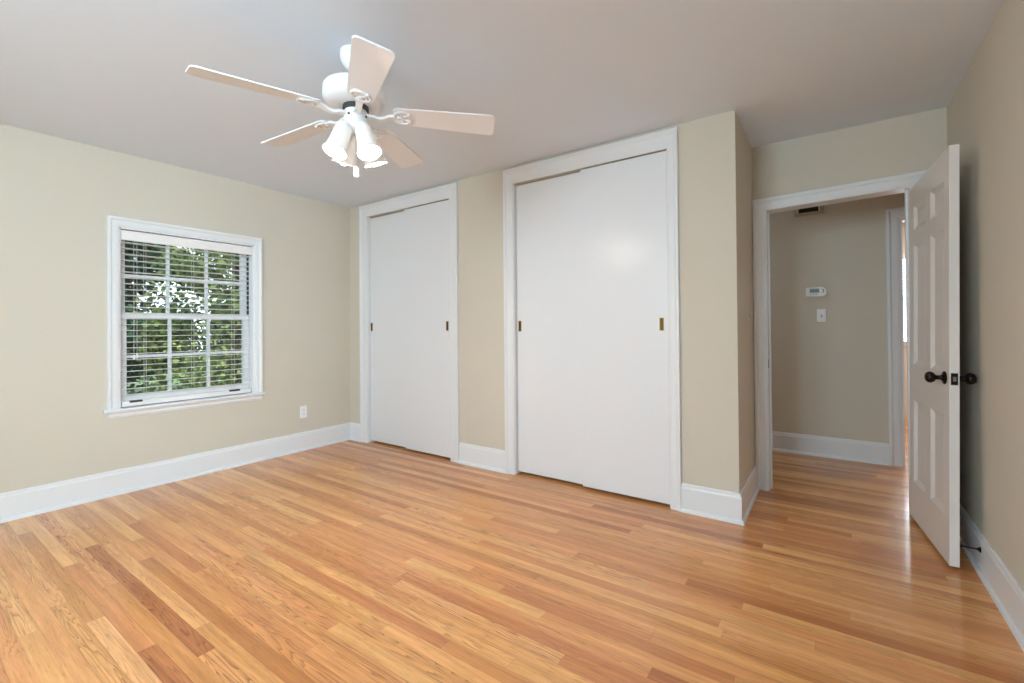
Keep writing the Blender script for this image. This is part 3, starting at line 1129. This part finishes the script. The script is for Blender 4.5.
# digits "72" as segments
def seg7(b, x, z, w, h, on, t=0.0028):
    S_ = {'a': (x, x + w, z + h - t, z + h), 'd': (x, x + w, z, z + t), 'g': (x, x + w, z + h / 2 - t / 2, z + h / 2 + t / 2),
          'f': (x, x + t, z + h / 2, z + h), 'e': (x, x + t, z, z + h / 2), 'b': (x + w - t, x + w, z + h / 2, z + h), 'c': (x + w - t, x + w, z, z + h / 2)}
    for k in on:
        x0, x1, z0, z1 = S_[k]
        box(b, x0, x1, -0.0278, -0.0270, z0, z1)
b = BM()
seg7(b, -0.044, -0.002, 0.013, 0.024, 'abc')
seg7(b, -0.026, -0.002, 0.013, 0.024, 'abged')
seg7(b, -0.004, 0.002, 0.010, 0.018, 'abcdef')
obj('digits', b, M['lcdtext'], scr)
for x in (-0.042, -0.022, -0.002):
    obj('button', onebox(x - .004, x + .004, -0.0278, -0.0255, -0.026, -0.019), M['slot'], th)
b = BM()
tube(b, [(0.040, -0.027, 0.022), (0.052, -0.027, 0.018), (0.055, -0.027, 0.008), (0.052, -0.027, -0.002), (0.040, -0.027, -0.006)], 0.003, 8)
obj('button', b, M['slot'], th)

# return-air vent high on the hall wall
vt = empty('air_vent', (-0.147, YH, 2.215))
tag(vt, 'beige metal air vent high on the hall wall above the thermostat', 'air vent')
b = BM()
for x0, x1, z0, z1 in ((-0.112, 0.112, -0.065, -0.040), (-0.112, 0.112, 0.060, 0.085), (-0.112, -0.078, -0.040, 0.060), (0.078, 0.112, -0.040, 0.060)):
    box(b, x0, x1, -0.016, 0.0, z0, z1)
obj('vent_frame', b, M['vent'], vt, bevel=0.003)
obj('duct', onebox(-0.078, 0.078, -0.002, 0.0, -0.040, 0.060), M['ventdark'], vt)
for k in range(5):
    b = BM()
    z0 = -0.034 + k * 0.020
    hexa(b, [(-.078, -.014, z0), (.078, -.014, z0), (.078, -.003, z0 + .010), (-.078, -.003, z0 + .010), (-.078, -.014, z0 + .0015), (.078, -.014, z0 + .0015), (.078, -.003, z0 + .0115), (-.078, -.003, z0 + .0115)])
    obj('louver', b, M['ventdark'], vt)
for x in (-0.098, 0.070):
    b = BM()
    box(b, x, x + 0.008, -0.019, -0.016, -0.040, 0.060)
    obj('vent_lever', b, M['plastic'], vt)

# ------------------------------------------------------------------ outdoors
struct('ground', onebox(-40, XL - 0.2, -25, 30, -0.75, -0.60), M['grass'], 'lawn outside the window', 'ground')
def tree(x, y, h, crown, leafm, n, label, name='tree', seed=1, low=0.08, leaf=0.075):
    rnd = random.Random(seed)
    root = empty(name, (x, y, -0.60))
    tag(root, label, 'tree', group='trees outside the bedroom window')
    b = BM()
    lean = rnd.uniform(-0.2, 0.2)
    tube(b, [(0, 0, -0.02), (lean * .2, 0.03, h * .3), (lean * .6, -0.05, h * .6), (lean, 0, h * .92)], [0.11, 0.085, 0.055, 0.015], 10)
    tips = []
    for k in range(14):
        z0 = h * (low + (0.85 - low) * k / 13)
        a = rnd.uniform(0, 6.28)
        L_ = crown * rnd.uniform(0.6, 0.9)
        p1 = Vector((lean * z0 / h, 0, z0))
        p2 = p1 + Vector((math.cos(a) * L_ * .5, math.sin(a) * L_ * .5, 0.25))
        p3 = p1 + Vector((math.cos(a) * L_, math.sin(a) * L_, 0.40))
        tube(b, [p1, p2, p3], [0.028, 0.017, 0.006], 6)
        tips += [p2, p3]
    obj('trunk', b, M['bark'], root, smooth=True)
    # leaf clusters around the branches
    cl = []
    for k in range(70):
        t = rnd.choice(tips)
        cl.append((t + Vector((rnd.gauss(0, .28), rnd.gauss(0, .28), rnd.gauss(0, .25))), rnd.uniform(.16, .36)))
    verts, faces = [], []
    for i in range(n):
        c, s = cl[rnd.randrange(len(cl))]
        p = c + Vector((rnd.gauss(0, s), rnd.gauss(0, s), rnd.gauss(0, s * .8)))
        hh = max(0.0, min(1.0, p.z / h))
        lim = crown * 0.95 * math.sqrt(max(0.02, 1 - (2 * hh - 0.9) ** 2 * 0.62))
        q_ = math.hypot(p.x, p.y)
        if q_ > lim:
            f_ = lim / q_ * rnd.uniform(.7, 1.0)
            p.x *= f_
            p.y *= f_
        p.z = max(0.05, p.z)
        d = Vector((rnd.gauss(0, 1), rnd.gauss(0, 1), rnd.gauss(0, .6))).normalized()
        q = d.orthogonal().normalized()
        q = (q * math.cos(rnd.uniform(0, 3.1)) + d.cross(q) * math.sin(rnd.uniform(0, 3.1))).normalized()
        l = leaf * rnd.uniform(.7, 1.3)
        w = l * .36
        k = len(verts)
        verts += [p - d * l * .5, p + q * w, p + d * l * .5, p - q * w]
        faces.append((k, k + 1, k + 2, k + 3))
    me = bpy.data.meshes.new('foliage')
    me.from_pydata([tuple(v) for v in verts], [], faces)
    me.materials.append(M[leafm])
    o = bpy.data.objects.new('foliage', me)
    COL.objects.link(o)
    o.parent = root
tree(-6.9, 0.6, 4.4, 1.22, 'leaf_a', 13000, 'mid green leafy tree outside, nearest the left edge of the window', seed=3)
tree(-6.9, 3.1, 4.4, 1.22, 'leaf_b', 14000, 'yellow-green leafy tree standing close behind the window', seed=5)
tree(-6.9, 5.6, 4.4, 1.22, 'leaf_a', 10000, 'mid green leafy tree outside to the right of the yellow-green one', seed=6)
tree(-9.9, 2.1, 5.6, 1.45, 'leaf_c', 18000, 'dark blue-green tree just behind the yellow-green tree', seed=8, leaf=.10)
tree(-9.9, 5.1, 5.8, 1.45, 'leaf_c', 16000, 'dark blue-green tree further right in the second row', seed=11, leaf=.09)
tree(-13.3, 3.4, 6.5, 1.75, 'leaf_c', 22000, 'tall green tree furthest from the window', seed=14, leaf=.14)
tree(-13.3, 7.0, 6.5, 1.75, 'leaf_c', 22000, 'tall dark tree at the far right of the last row', seed=17, leaf=.14)
